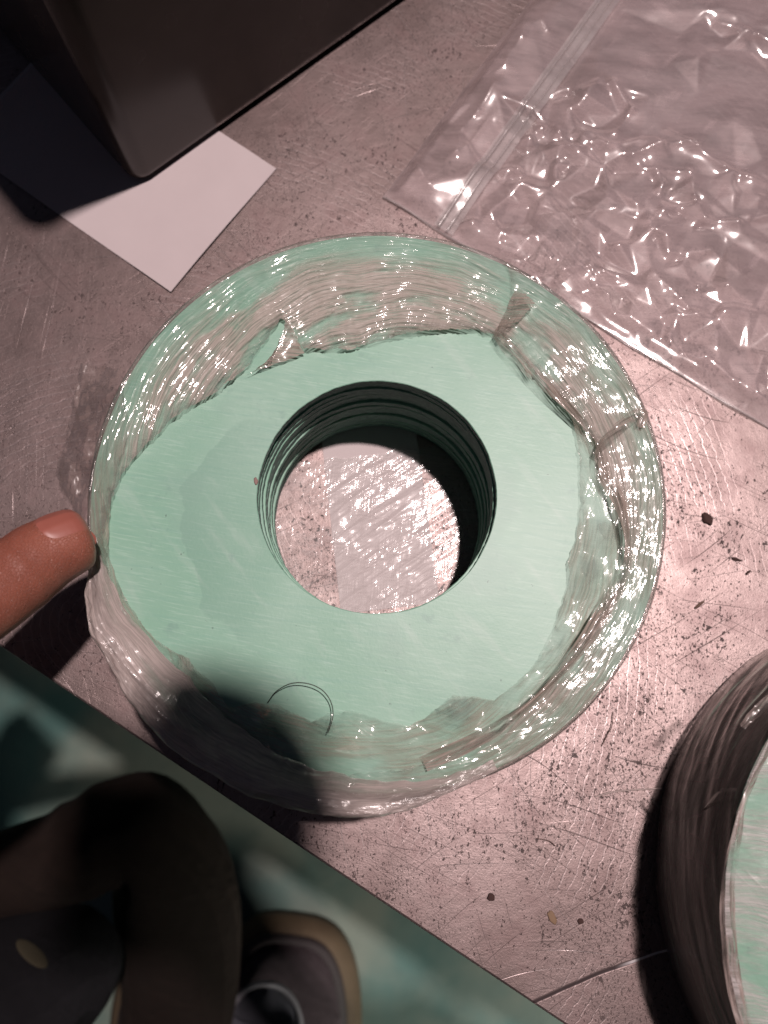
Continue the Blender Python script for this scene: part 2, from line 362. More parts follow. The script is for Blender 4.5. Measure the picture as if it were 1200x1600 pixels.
ORD = [''] + ['%s gasket down from the bare topmost one, its cut edge showing inside the hole' % w for w in 'first second third fourth fifth sixth seventh eighth ninth tenth eleventh twelfth'.split()] + ['lowest gasket of the open stack, edge ringing the film at the bottom of the hole']
ZT = stack(CX, CY, 14, .00346, 'bare green topmost gasket with the round hole, torn film around its rim', ORD, 'gaskets in the open stack', 4)
c2 = Vector((.1947, -.0745, 0))
ZT2 = stack(c2.x, c2.y, 16, .00346, 'topmost green gasket of the darker wrapped stack at lower right, under clear film', 'gasket inside the dark film-wrapped stack at the lower right', 'gaskets in the second wrapped stack', 9)

# ------------------------------------------------------------------ stretch film round the open stack
film = tag(empty('stretch_film', (CX, CY, 0)), 'torn clear stretch film wrapped round the open green gasket stack', 'plastic film')
def polar_of(poly, z):
    """Photo outline -> (angle, radius) table about the stack axis."""
    out = []
    for p in poly:
        w = at(p[0], p[1], z); out.append((math.atan2(w.y - CY, w.x - CX), math.hypot(w.x - CX, w.y - CY)))
    return out
FM_TOP = mat_film('stretch_film_top', .46, (.66, .575, .51), gl=.075, rough=.075, satin=.16, rim=True, streaks=((0.04, 26, 700, .00066), (.12, 34, 1100, .00022), (-.12, 22, 460, .00066)))
FM_UNDER = mat_film('stretch_film_under', .20, (.62, .55, .46), gl=.07, rough=.085, satin=.18, streaks=((.3, 40, 420, .0004), (-.5, 60, 600, .0003)), crink=.0006)
FM_FOLD = mat_film('stretch_film_folded', .66, (.62, .52, .48), gl=.045, rough=.15, streaks=((.06, 25, 800, .00012), (-.15, 60, 1600, .00012)), hz_var=.35, tl=.25)
FM_TAIL = mat_film('stretch_film_tail', .30, (.40, .30, .27), gl=.03, rough=.25, streaks=((.2, 30, 200, .0001),), hz_var=.25)
FM_BASE = mat_film('stretch_film_base', .10, gl=.05, rough=.10, uv=False, streaks=((-.62, 22, 900, .00022), (-1.45, 30, 1300, .00012), (-.35, 16, 420, .00026)), mask=60)

def film_layer(name, poly, zl, mat, z0=.0006, th_range=None, n_t=1500, n_r=70, rout=.0964, amp=.0006, seed=1, lift=.0015, jag=.0008, wall=.045, bulge=None, nw=16):
    tab = sorted(polar_of(poly, ZT))
    a = np.array([q[0] for q in tab]); r = np.array([q[1] for q in tab])
    if th_range is None:
        T = np.linspace(-PI, PI, n_t, endpoint=False); ri = np.interp(T, np.concatenate([a - 2 * PI, a, a + 2 * PI]), np.tile(r, 3)); closed = True
    else:
        T = np.linspace(th_range[0], th_range[1], n_t)
        ri = np.interp(T, np.concatenate([a - 2 * PI, a, a + 2 * PI]), np.tile(r, 3)); closed = False
    ri = ri + (fbm(T * 40, T * 0 + seed, seed, 4, .6) - .5) * jag * 2 + (fbm(T * 9, T * 0 + 4, seed + 2, 3) - .5) * jag * 2
    ri = np.minimum(ri, rout - .002)
    fade = np.ones_like(T)
    if th_range is not None:   # taper the ends so the sheet dies out at the rim
        w = .22; fade = sstep(0, w, T - T[0]) * sstep(0, w, T[-1] - T); ri = rout - .0015 - (rout - .0015 - ri) * fade
    s = np.linspace(0, 1, n_r) ** .95
    Rg = ri[None] + (rout - .0012 - ri[None]) * s[:, None]; Tg = np.broadcast_to(T, Rg.shape)
    u = Tg * .075; x = CX + Rg * np.cos(Tg); y = CY + Rg * np.sin(Tg)
    d_in = Rg - ri[None]
    q = .35 * np.sin(Tg * 2 + seed) + .6 * (fbm(x * 25, y * 25, seed + 7) - .5)
    wr = ridge(u * 30 + q, Rg * 230 + u * 40 * q, seed, 2) - .5
    wr2 = facets(x * 60, y * 60, seed, 6, 1.0, .6)
    edge = np.exp(-d_in / .0022)
    ed_out = sstep(0, .006, (rout - Rg))
    z = ZT + z0 + np.maximum(0, wr + .3) * amp * .4 * (.2 + .8 * ed_out) + wr2 * amp * .8 * ed_out + edge * lift * fbm(Tg * 12, Tg * 0, seed + 9, 3) * 1.6
    if bulge is not None: z = z + bulge(Tg, Rg)
    Ptop = np.stack([x, y, z], -1)
    # wall part
    k = np.linspace(0, 1, nw)[1:]
    zz = ZT + z0 - .0016 - k * wall; Tw = np.broadcast_to(T, (nw - 1, len(T)))
    rw = rout + .0006 * (ridge(Tw * 9, zz[:, None] * 60 + 3, seed + 4, 2)) + .0004 * k[:, None]
    Pw = np.stack([CX + rw * np.cos(Tw), CY + rw * np.sin(Tw), np.broadcast_to(zz[:, None], rw.shape)], -1)
    bd = np.linspace(.12, 1, 7)[:, None] * PI / 2; Tb = np.broadcast_to(T, (7, len(T))); zl_ = z[-1][None]
    rb = rout - .0012 + .0014 * np.sin(bd) + .0003 * (ridge(Tb * 14, bd * 2, seed + 6, 2) - .5); zb = zl_ * (1 - bd / PI * 2) + (ZT + z0 - .0016) * (bd / PI * 2) + .0005 * np.sin(bd * 2)
    Pb = np.stack([CX + rb * np.cos(Tb), CY + rb * np.sin(Tb), zb], -1)
    P = np.concatenate([Ptop, Pb, Pw]); UV = np.concatenate([np.stack([u, Rg], -1), np.stack([Tb * .075, rout + bd * .001 + 0 * Tb], -1), np.stack([Tw * .075, rout + (ZT - zz)[:, None] + 0 * Tw], -1)])
    return grid_mesh(name, P, mat, film, closed=closed, uv=UV)

EDGE_TOP = [(168, 850), (176, 800), (200, 735), (238, 692), (270, 660), (300, 640), (335, 621), (362, 598), (390, 577), (405, 552), (428, 520), (440, 503), (446, 506), (476, 552),
            (510, 552), (545, 549), (558, 545), (600, 536), (640, 527), (690, 520), (740, 520), (766, 525), (790, 546), (830, 587), (870, 630), (908, 668), (928, 697), (936, 742), (957, 772),
            (972, 830), (972, 890), (955, 930), (925, 975), (880, 1040), (820, 1105), (740, 1160), (660, 1193), (600, 1205), (520, 1210), (470, 1190), (410, 1160), (345, 1115), (290, 1060), (230, 1000), (190, 940), (172, 890)]
film_layer('torn_top_sheet', EDGE_TOP, 0, FM_TOP, z0=.0012, seed=3, amp=.00055)
EDGE_UNDER = [(785, 541), (830, 580), (860, 610), (885, 640), (898, 680), (903, 740), (903, 800), (897, 845), (884, 880), (886, 912), (872, 955), (855, 1000), (830, 1045), (800, 1072), (772, 1094),
              (740, 1088), (705, 1084), (662, 1121), (638, 1134), (590, 1120), (545, 1110), (515, 1113), (488, 1127), (440, 1100), (400, 1098), (362, 1106), (330, 1062), (300, 1030), (268, 1014), (232, 985), (203, 945), (185, 908), (174, 872)]
ta = sorted(polar_of(EDGE_UNDER, ZT)); 
def under_bulge(T, R):
    def hump(px, py, rad, h):
        w = at(px, py, ZT); x = CX + R * np.cos(T) - w.x; y = CY + R * np.sin(T) - w.y; d = np.sqrt(x * x + y * y)
        return h * np.clip(1 - d / rad, 0, 1) ** 1.3
    return hump(700, 1100, .011, .007) + hump(520, 1125, .009, .005) + hump(905, 900, .008, .004) + hump(430, 1110, .009, .005) + hump(310, 1045, .008, .005) + hump(935, 840, .007, .003) + hump(640, 1160, .012, .003) + hump(860, 1010, .009, .003)
film_layer('inner_film_layer', EDGE_UNDER, 0, FM_UNDER, z0=.0004, th_range=(math.radians(-205), math.radians(62)), seed=21, amp=.0011, jag=.0004, lift=.001, wall=.02, bulge=under_bulge, n_t=1300)
# rolled rope-like torn edge on the right
rope = smooth_path([(at(x, y, ZT)[0], at(x, y, ZT)[1], ZT + z) for x, y, z in [(772, 528, .002), (800, 560, .003), (850, 612, .0035), (905, 668, .003), (930, 700, .0035), (937, 745, .003), (958, 780, .003), (971, 835, .0032), (970, 890, .003), (948, 940, .003), (920, 985, .0033), (875, 1045, .003), (815, 1105, .0035), (740, 1155, .003), (662, 1192, .002)]], 420)
def ribbon(name, path, w0, seed, mat, width=.004, tilt=.5, nseg=8, parent=film, z_amp=.001, uvs=1):
    """A narrow wrinkled strip of film following a path."""
    n = len(path); P = np.zeros((nseg, n, 3)); UV = np.zeros((nseg, n, 2)); L = 0
    for i in range(n):
        t = path[min(i + 1, n - 1)] - path[max(i - 1, 0)]; t /= np.linalg.norm(t) + 1e-9
        if i: L += np.linalg.norm(path[i] - path[i - 1])
        sd = np.array([-t[1], t[0], 0]); wv = width[i] if hasattr(width, '__len__') else width
        for k in range(nseg):
            q = k / (nseg - 1) - .5; ang = tilt * (1 + .6 * math.sin(i * .05 + seed))
            P[k, i] = path[i] + sd * (q * wv * math.cos(ang)) + np.array([0, 0, abs(q) * wv * math.sin(ang) + z_amp * (vnoise(np.array(i * .11), np.array(k * .8), seed) - .5)])
            UV[k, i] = (L * uvs, q * wv)
    return grid_mesh(name, P, mat, parent, uv=UV)
FM_ROPE = mat_film('stretch_film_rolled', .42, (.50, .41, .35), gl=.06, rough=.10, streaks=((.1, 60, 900, .0003),), tl=.3)
for o in (ribbon('rolled_edge', rope, 0, 3, FM_ROPE, .0052, .75, 9),): pass
# thick folded band at the lower left, bulging out over the rim
def fold_band():
    inn = [(150, 838), (160, 880), (186, 938), (232, 1000), (292, 1060), (347, 1115), (410, 1163), (470, 1196), (530, 1212), (600, 1222), (690, 1215), (770, 1185)]
    a = sorted(polar_of(inn, ZT + .004)); ang = np.unwrap(np.array([q[0] % (2 * PI) for q in a])); o = np.argsort(ang); ang = ang[o]; rr = np.array([q[1] for q in a])[o]
    T = np.linspace(ang[0], ang[-1], 900); ri = np.interp(T, ang, rr); ri = ri + (fbm(T * 14, T * 0, 5, 3) - .5) * .0018
    g = np.linspace(0, 1, 60)[:, None]; f = (sstep(0, .35, T - T[0]) * sstep(0, .5, T[-1] - T))[None]
    ro = .0955 + .0062 * f[0] + (fbm(T * 7, T * 0 + 3, 9, 3) - .5) * .0025 * f[0]
    # profile: from inner edge up over the bulge, round the rim and down the wall
    R = np.where(g < .62, ri + (ro - ri) * np.sin(g / .62 * PI / 2) ** 1.15, ro - .004 * f * ((g - .62) / .38) ** 1.5)
    Z = np.where(g < .62, ZT + .0022 + .0058 * f * np.sin(np.clip(g / .62, 0, 1) * PI * .80), ZT + .0022 + .0058 * f * math.sin(PI * .80) - (g - .62) / .38 * .043)
    Tg = np.broadcast_to(T, R.shape); wr = ridge(Tg * 4, R * 260 + Z * 160 + Tg * 3, 31, 3) - .5; wr3 = fbm(Tg * 18, g * 9 + 0 * Tg, 8, 3) - .5
    Z = Z + (wr * .0014 + wr3 * .0012) * np.sin(np.clip(g * 1.4, 0, 1) * PI * .8); R = R + wr * .0007
    P = np.stack([CX + R * np.cos(Tg), CY + R * np.sin(Tg), Z], -1); UV = np.stack([Tg * .08, np.broadcast_to(g * .05, Tg.shape)], -1)
    grid_mesh('folded_band', P, FM_FOLD, film, uv=UV)
fold_band()
# torn flap beside the slit, upright fin and curled tail, loose tab on the bench at the left
def patch(name, quad, mat, n=(40, 24), amp=.0008, seed=1, sag=None, parent=film, jag=.0006):
    """Wrinkled sheet spanned between four 3D corners."""
    a, b, c, d = [np.array(q, float) for q in quad]; u, v = np.meshgrid(np.linspace(0, 1, n[0]), np.linspace(0, 1, n[1]), indexing='ij')
    P = (a[None, None] * ((1 - u) * (1 - v))[..., None] + b * (u * (1 - v))[..., None] + c * (u * v)[..., None] + d * ((1 - u) * v)[..., None])
    P[..., 2] += amp * (facets(P[..., 0] * 160, P[..., 1] * 160, seed, 6) * 2 + (fbm(P[..., 0] * 300, P[..., 1] * 300, seed) - .5))
    e = (fbm(u * 9, v * 9, seed + 1, 4) - .5) * jag * 2
    P[..., 0] += e; P[..., 1] += np.roll(e, 3, 0)
    if sag is not None: P[..., 2] += sag(u, v)
    return grid_mesh(name, P, mat, parent, uv=P[..., :2].copy())
def A3(px, py, dz): w = at(px, py, ZT + dz); return (w.x, w.y, w.z)
patch('torn_flap', (A3(449, 498, .0022), A3(476, 552, .0018), A3(384, 588, .0016), A3(424, 566, .003)), FM_ROPE, seed=5, amp=.0005)
patch('film_fin', (A3(770, 526, .0015), A3(808, 448, .0012), A3(838, 474, .004), A3(782, 528, .005)), FM_ROPE, seed=8, amp=.0005)
tl = smooth_path([A3(930, 712, .003), A3(946, 690, .007), A3(968, 668, .009), A3(990, 650, .006), A3(1004, 646, .003), A3(1000, 668, .002)], 90)
ribbon('curled_tail', tl, 0, 5, FM_ROPE, .0028 + .0015 * np.sin(np.linspace(0, 3, 90)), .3, 6)
def T3(px, py, z): w = at(px, py, z); return (w.x, w.y, w.z)
patch('loose_tab', (T3(126, 812, .008), T3(192, 578, .016), T3(128, 574, .010), T3(88, 745, .002)), FM_TAIL, seed=12, amp=.0016, n=(70, 40), jag=.0012)
# film pulled across the underside, seen through the hole
nn = 260; gx, gy = np.meshgrid(np.linspace(-.0475, .0475, nn), np.linspace(-.0475, .0475, nn), indexing='ij')
rad = np.hypot(gx, gy); line = gy - (.0285 + .14 * gx) + (fbm(gx * 160, gy * 0 + 2, 4) - .5) * .003
keep = (rad < .0470) & (line < 0)
zz = .00085 + .0007 * (ridge(gx * 30 + gy * 18, gy * 150 - gx * 105, 41, 3)) * (gy < 2)
bs = grid_mesh('underside_sheet', np.stack([CX + gx, CY + gy, np.minimum(zz, .0017)], -1), FM_BASE, film, keep=keep)
for o in list(film.children): o.matrix_parent_inverse = Matrix.Translation((-CX, -CY, 0))

# film round the second stack
film2 = tag(empty('stretch_film', (c2.x, c2.y, 0)), 'tight cloudy stretch film round the dark gasket stack at lower right', 'plastic film')
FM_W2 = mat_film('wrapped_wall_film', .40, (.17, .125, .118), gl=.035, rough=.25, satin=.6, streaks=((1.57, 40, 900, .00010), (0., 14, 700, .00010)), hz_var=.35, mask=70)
FM_T2 = mat_film('wrapped_top_film', .30, gl=.05, rough=.2, streaks=((.9, 60, 900, .00026), (-.2, 60, 700, .0002)), uv=False)
FM_RIM = mat_film('wrapped_rim_film', .5, (.50, .40, .36), gl=.05, rough=.22, streaks=((0, 60, 900, .0003),))
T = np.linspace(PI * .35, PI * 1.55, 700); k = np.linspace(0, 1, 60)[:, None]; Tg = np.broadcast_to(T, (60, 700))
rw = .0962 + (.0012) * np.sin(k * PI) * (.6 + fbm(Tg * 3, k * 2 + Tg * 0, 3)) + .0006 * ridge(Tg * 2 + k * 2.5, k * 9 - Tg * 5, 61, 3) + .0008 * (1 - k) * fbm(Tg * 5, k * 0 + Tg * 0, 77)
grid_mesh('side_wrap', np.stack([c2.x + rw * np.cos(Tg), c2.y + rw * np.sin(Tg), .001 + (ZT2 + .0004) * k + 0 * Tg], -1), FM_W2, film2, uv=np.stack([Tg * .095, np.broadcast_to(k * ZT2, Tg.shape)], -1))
s = np.linspace(0, 1, 70)[:, None]; Rg = .0962 - s * .05 + 0 * Tg[:1]; Tg2 = np.broadcast_to(T, Rg.shape); x = c2.x + Rg * np.cos(Tg2); y = c2.y + Rg * np.sin(Tg2)
grid_mesh('top_wrap', np.stack([x, y, ZT2 + .0006 + .0009 * ridge(x * 90 + y * 40, y * 90, 4, 3) + .0005 * facets(x * 150, y * 150, 5)], -1), FM_T2, film2, uv=np.stack([x, y], -1))
rim = np.array([[c2.x + .0955 * math.cos(a), c2.y + .0955 * math.sin(a), ZT2 + .0006] for a in np.linspace(PI * .4, PI * 1.5, 400)])
ribbon('rim_roll', rim, 0, 6, FM_RIM, .0042 + .0012 * fbm(np.linspace(0, 30, 400), np.zeros(400), 4), .7, 7, film2, z_amp=.0015)
dg = smooth_path([T3(1048, 1285, .012), T3(1090, 1275, .032), T3(1120, 1240, .05), T3(1150, 1232, .058)], 80); ribbon('diagonal_pleat', dg, 0, 2, FM_RIM, .003, .6, 6, film2)
dg = smooth_path([T3(1158, 1135, .055), T3(1180, 1112, .056), T3(1206, 1088, .055)], 60); ribbon('diagonal_pleat', dg, 0, 9, FM_RIM, .003, .6, 6, film2)
for o in list(film2.children): o.matrix_parent_inverse = Matrix.Translation((-c2.x, -c2.y, 0))

# ------------------------------------------------------------------ zip bag
K = at(600, 310); e1 = (at(1200, 670) - K); e1.z = 0; e1.normalize(); e2 = Vector((-e1.y, e1.x, 0)); K2 = K - e1 * .0005
bag = tag(empty('zip_bag', K2), 'crumpled clear zip bag lying empty on the bench beside the gasket stack', 'plastic bag')
FM_BAG = mat_film('clear_bag_film', .21, (.92, .715, .705), gl=.065, rough=.115, satin=.14, trans=(.99, .99, .99), uv=False, streaks=((.6, 40, 90, .00016), (-.8, 60, 200, .00006)), mask=22, crink=0, hz_var=.30, tl=.1)
FM_ZIP = mat_film('zip_strip_plastic', .34, (.82, .72, .71), gl=.05, rough=.2, uv=False, streaks=((.95, 20, 500, .0001),), hz_var=.2)
BW, BL = .27, .25
def bag_uv(px, py):
    w = at(px, py, .004) - K2; return (w.dot(e1), w.dot(e2))
CREASES = []; CLUMPS = [(950, 195, .016, 1.0), (870, 185, .010, .9), (805, 300, .011, 1.0), (835, 245, .009, .8), (905, 310, .010, .8), (880, 230, .008, .8), (1050, 305, .012, .8), (1120, 335, .012, .6),
    (830, 395, .014, 1.0), (900, 435, .016, 1.0), (1010, 345, .008, .8), (1130, 55, .009, .9), (1120, 520, .016, .8), (1180, 610, .014, .9), (1060, 470, .012, .7), (960, 500, .012, .8), (1185, 285, .010, .9), (820, 445, .010, 1.0), (750, 370, .008, .6), (1010, 560, .012, .7)]
for line, a_, w_ in (([(1040, 206), (1085, 235), (1128, 266), (1160, 280), (1195, 290)], .0017, .0024), ([(1000, 268), (1075, 272), (1082, 310), (1098, 348), (1150, 352), (1200, 338)], .0014, .0022),
                     ([(985, 248), (1030, 232), (1075, 226)], .0016, .003), ([(915, 150), (955, 135), (985, 175), (960, 215), (915, 210)], .0016, .0025), ([(925, 215), (945, 235), (1000, 225)], .0012, .002),
                     ([(865, 200), (885, 238), (912, 236)], .0014, .0024), ([(840, 385), (870, 430), (920, 420), (930, 440)], .0014, .002), ([(920, 440), (960, 475)], .0014, .003), ([(1020, 430), (1060, 470), (1090, 500)], .0012, .003),
                     ([(1120, 40), (1180, 60), (1200, 70)], .0014, .003), ([(1100, 560), (1150, 600), (1190, 640)], .0012, .003), ([(900, 340), (960, 330), (1010, 350), (1020, 385)], .001, .003), ([(1040, 400), (1110, 395), (1150, 430)], .001, .003),
                     ([(640, 240), (655, 268), (670, 292)], .0018, .0024), ([(712, 242), (722, 205), (745, 180), (770, 140)], .0026, .0032), ([(702, 222), (712, 244), (730, 232), (765, 186)], .0014, .002), ([(748, 100), (765, 85), (790, 42)], .0022, .003),
                     ([(805, 3), (818, 28), (812, 70), (790, 105)], .0014, .002), ([(775, 120), (787, 112), (792, 92)], .0018, .0025), ([(845, 45), (852, 58)], .0018, .0025)):
    for p, q in zip(line, line[1:]): CREASES.append((bag_uv(*p), bag_uv(*q), a_, w_))
from mathutils.geometry import delaunay_2d_cdt
def tri_field(U, V, seed, layer):
    """Crumpled sheet: flat facets meeting in sharp creases (linear over a random triangulation)."""
    r = np.random.default_rng(seed); P = []; H = []
    def add(u, v, h):
        if all((u - a) ** 2 + (v - b) ** 2 > .0021 ** 2 for a, b in P): P.append((u, v)); H.append(h)
    for px, py, rad, a in CLUMPS:
        cu, cv = bag_uv(px, py)
        for k in range(int(26 if layer else 8)):
            q = rad * 1.5 * math.sqrt(r.random()); t = r.random() * 6.283
            add(cu + q * math.cos(t), cv + q * math.sin(t), a * r.normal() * .0023 * (1 - .45 * q / (rad * 1.5)))
    for k in range(150): add(r.uniform(0, BW), r.uniform(0, BL), r.normal() * .0014)
    for u in np.linspace(-.01, BW + .01, 14):
        for v in (-.01, BL + .01): add(u, v, 0.)
    for v in np.linspace(0.01, BL, 12):
        for u in (-.01, BW + .01): add(u, v, 0.)
    vs, _, fs, _, _, _ = delaunay_2d_cdt([Vector(p) for p in P], [], [], 0, 1e-6)
    Hh = []
    pa = np.array(P)
    for v in vs: Hh.append(H[int(np.argmin((pa[:, 0] - v.x) ** 2 + (pa[:, 1] - v.y) ** 2))])
    out = np.zeros_like(U)
    for f in fs:
        (x0, y0), (x1, y1), (x2, y2) = [tuple(vs[k]) for k in f]; h0, h1, h2 = [Hh[k] for k in f]
        m = (U >= min(x0, x1, x2)) & (U <= max(x0, x1, x2)) & (V >= min(y0, y1, y2)) & (V <= max(y0, y1, y2))
        if not m.any(): continue
        d = (y1 - y2) * (x0 - x2) + (x2 - x1) * (y0 - y2)
        if abs(d) < 1e-14: continue
        u = U[m]; v = V[m]; a = ((y1 - y2) * (u - x2) + (x2 - x1) * (v - y2)) / d; b = ((y2 - y0) * (u - x2) + (x0 - x2) * (v - y2)) / d; c = 1 - a - b
        ok = (a >= -1e-6) & (b >= -1e-6) & (c >= -1e-6); o = out[m]; o[ok] = (a * h0 + b * h1 + c * h2)[ok]; out[m] = o
    if out.ndim == 2 and min(out.shape) > 20:
        for _ in range(2):
            p = np.pad(out, 1, mode='edge'); out = (p[1:-1, 1:-1] * 2 + p[:-2, 1:-1] + p[2:, 1:-1] + p[1:-1, :-2] + p[1:-1, 2:]) / 6
    return out + .0035
def bag_z(U, V, layer):
    ed_ = sstep(0, .006, U) * sstep(0, .008, V)
    m = sstep(.018, .045, U)                        # flatter beyond the zip
    h = tri_field(U, V, 100 + layer, layer) + (fbm(U * 40, V * 40, 33 + layer, 3) - .5) * .0014
    stripe = h * .6
    if layer == 1:
        for (ax_, ay_), (bx_, by_), a_, w_ in CREASES:
            L2 = (bx_ - ax_) ** 2 + (by_ - ay_) ** 2; q = np.clip(((U - ax_) * (bx_ - ax_) + (V - ay_) * (by_ - ay_)) / L2, 0, 1)
            d = np.hypot(U - ax_ - q * (bx_ - ax_), V - ay_ - q * (by_ - ay_)); h = h + a_ * np.exp(-d / w_) * (.6 + .8 * fbm(U * 60, V * 60, 3, 2))
    return ed_ * (h * np.maximum(m, .55) + stripe * (1 - m)) + .0005 + ed_ * sstep(0, .02, U) * .0006
for layer, nm in ((0, 'back_sheet'), (1, 'front_sheet')):
    U, V = np.meshgrid(np.linspace(0, BW, 420), np.linspace(0, BL, 380), indexing='ij')
    z = bag_z(U, V, layer) * (.35 if layer == 0 else 1.0) + layer * .0006
    if layer == 1: zf = z
    P = np.stack([U * e1.x + V * e2.x + K2.x, U * e1.y + V * e2.y + K2.y, z], -1)
    o = grid_mesh(nm, P, FM_BAG, bag, uv=np.stack([U, V], -1)); o.matrix_parent_inverse = Matrix.Translation(-K2)
z0 = at(682, 362) - K2; uz = z0.dot(e1)
for du, w in ((0, .0016), (.0042, .0011)):
    V = np.linspace(.001, BL, 240); uu = uz + du + .0006 * np.sin(V * 22)
    pz = .0018 + .0006 + (bag_z(np.full_like(V, uz), V, 1))
    pts = [K2 + e1 * float(a) + e2 * float(b) + Vector((0, 0, float(c))) for a, b, c in zip(uu, V, pz)]
    o = tube('zip_rib', pts, w * .5, FM_ZIP, bag, 8); o.matrix_parent_inverse = Matrix.Translation(-K2)
V = np.linspace(.0005, BL, 240); uu = np.linspace(uz - .0022, uz + .0072, 8)
U, Vg = np.meshgrid(uu, V, indexing='ij'); pz = .0016 + bag_z(np.full_like(Vg, uz), Vg, 1); U = U + .0006 * np.sin(Vg * 22)
o = grid_mesh('zip_band', np.stack([U * e1.x + Vg * e2.x + K2.x, U * e1.y + Vg * e2.y + K2.y, pz], -1), FM_ZIP, bag); o.matrix_parent_inverse = Matrix.Translation(-K2)
pts = [K2 + e1 * float(a) + Vector((0, 0, .0007 + .0005 * math.sin(a * 190))) + e2 * (.0004 * math.sin(a * 140)) for a in np.linspace(0, BW, 200)]
o = tube('side_seam', pts, .0006, FM_ZIP, bag, 6); o.matrix_parent_inverse = Matrix.Translation(-K2)

# ------------------------------------------------------------------ papers
def sheet(name, corner, ux, uy, w, h, z, mat, curl, n=(60, 40)):
    U, V = np.meshgrid(np.linspace(0, w, n[0]), np.linspace(0, h, n[1]), indexing='ij')
    zz = z + curl(U, V); r = .0001
    top = np.stack([corner.x + U * ux.x + V * uy.x, corner.y + U * ux.y + V * uy.y, zz], -1)
    P = np.concatenate([top, top[::-1] - np.array([0, 0, .00012])])     # front and back of a thin sheet
    return grid_mesh(name, P, mat, None)
p1, p2 = at(432, 265), at(268, 458); sx = (p1 - p2); hh = sx.length; sx.normalize(); lx = Vector((-sx.y, sx.x, 0))
tag(sheet('paper_slip', p2, lx, sx, .1205, hh, .0004, mat_paper('white_paper', (.60, .52, .515)), lambda U, V: .0007 * np.sin(U * 40 + 1) ** 2 * sstep(0, .02, U) * 0.6 + .0013 * (1 - sstep(0, .03, U)) * (.6 + .4 * np.sin(V * 60)) + .003 * sstep(.095, .125, U) ** 2),
    'white paper slip partly under the black box and in its shadow', 'paper')
l0 = at(533, 960); ly = (at(503, 690) - l0).normalized(); lx2 = Vector((ly.y, -ly.x, 0))
tag(sheet('paper_label', l0, lx2, ly, .0385, .098, .0003, mat_paper('label_paper', (.64, .56, .55)), lambda U, V: 0 * U),
    'white paper label under the film at the bottom of the gasket hole', 'paper label')

# ------------------------------------------------------------------ black box
kb = at(215, 292, .002); bx = Vector((.766, .643, 0)); by = Vector((-.643, .766, 0)); BWd, BD, BH = .30, .15, .20
case = tag(empty('black_case', (kb.x, kb.y, .0006)), 'tall black plastic box standing on the white paper slip', 'box')
t = NT('black_plastic'); v = t.coord(); n1 = t.noise(v, 900, 3, .6); sm = t.noise(v, 14, 4, .55)
BLACK = t.end(t.bsdf(Base_Color=t.mix(t.rng(sm, .35, .7), (.042, .033, .028), (.066, .052, .043)), Roughness=t.rng(sm, .3, .7, .20, .30), Normal=t.bump(n1, .00003, .6)))
def rounded_rect(w, d, r, n=10, ix=0, iy=0):
    out = []
    for cx_, cy_, a0 in ((w - r, d - r, 0), (r, d - r, PI / 2), (r, r, PI), (w - r, r, 1.5 * PI)):
        for i in range(n + 1):
            a = a0 + i / n * PI / 2; out.append((cx_ + r * math.cos(a), cy_ + r * math.sin(a)))
    return out
def loft_box(name, levels, mat):
    rings = []
    for z, inset, r, lean in levels:
        rr = rounded_rect(BWd - 2 * inset - lean, BD - 2 * inset, r)
        rings.append([(bx * (x + inset + lean) + by * (y + inset) + Vector((0, 0, z))) for x, y in rr])
    bm = bmesh.new(); R = [[bm.verts.new(p) for p in ring] for ring in rings]
    for a, b in zip(R, R[1:]):
        for i in range(len(a)): bm.faces.new((a[i], a[(i + 1) % len(a)], b[(i + 1) % len(a)], b[i]))
    bm.faces.new(R[0][::-1]); bm.faces.new(R[-1]); bmesh.ops.recalc_face_normals(bm, faces=bm.faces)
    return bm_obj(name, bm, mat, case, True)
lean = .02
loft_box('body', [(.0016, .0022, .006, 0), (.0020, .0008, .007, 0), (.0035, 0, .008, 0)] + [(z, 0, .008 + z * .02, z * lean) for z in np.linspace(.006, BH - .012, 12)], BLACK)
loft_box('lid', [(BH - .0115, .0006, .0112, (BH - .012) * lean), (BH - .0105, -.0008, .012, (BH - .012) * lean), (BH - .003, -.0008, .012, (BH - .012) * lean), (BH, .002, .011, (BH - .012) * lean)], BLACK)
for a, b in ((.02, .02), (BWd - .02, .02), (.02, BD - .02), (BWd - .02, BD - .02)):
    bm = bmesh.new(); bmesh.ops.create_cone(bm, cap_ends=True, segments=24, radius1=.007, radius2=.006, depth=.0018); bmesh.ops.translate(bm, verts=bm.verts, vec=bx * a + by * b + Vector((0, 0, .0008)))
    bm_obj('foot', bm, simple('rubber', (.015, .015, .015), .8), case)

# ------------------------------------------------------------------ the person: seated at the bench, one hand on the stack
def skin_mesh(name, nodes, edges, mat, parent, levels=2, root=0):
    """nodes: list of (pos, radius or (rx, ry)); one continuous surface grown by the Skin modifier."""
    me = bpy.data.meshes.new(name); me.from_pydata([tuple(p) for p, r in nodes], edges, []); o = bpy.data.objects.new(name, me); COL.objects.link(o)
    md = o.modifiers.new('skin', 'SKIN'); sv = me.skin_vertices[0].data
    for i, (p, r) in enumerate(nodes): sv[i].radius = r if isinstance(r, tuple) else (r, r); sv[i].use_root = i == root
    md.use_smooth_shade = True
    sb = o.modifiers.new('sub', 'SUBSURF'); sb.levels = levels; sb.render_levels = levels
    bpy.context.view_layer.update(); dg = bpy.context.evaluated_depsgraph_get(); m2 = bpy.data.meshes.new_from_object(o.evaluated_get(dg)); bpy.data.objects.remove(o)
    m2.name = name
    return link(name, m2, mat, parent)
NODES = []; EDGES = []
def nd(p, r, prev=None):
    NODES.append((Vector(p), r)); i = len(NODES) - 1
    if prev is not None: EDGES.append((prev, i))
    return i
def chain(pts, prev):
    for p, r in pts: prev = nd(p, r, prev)
    return prev
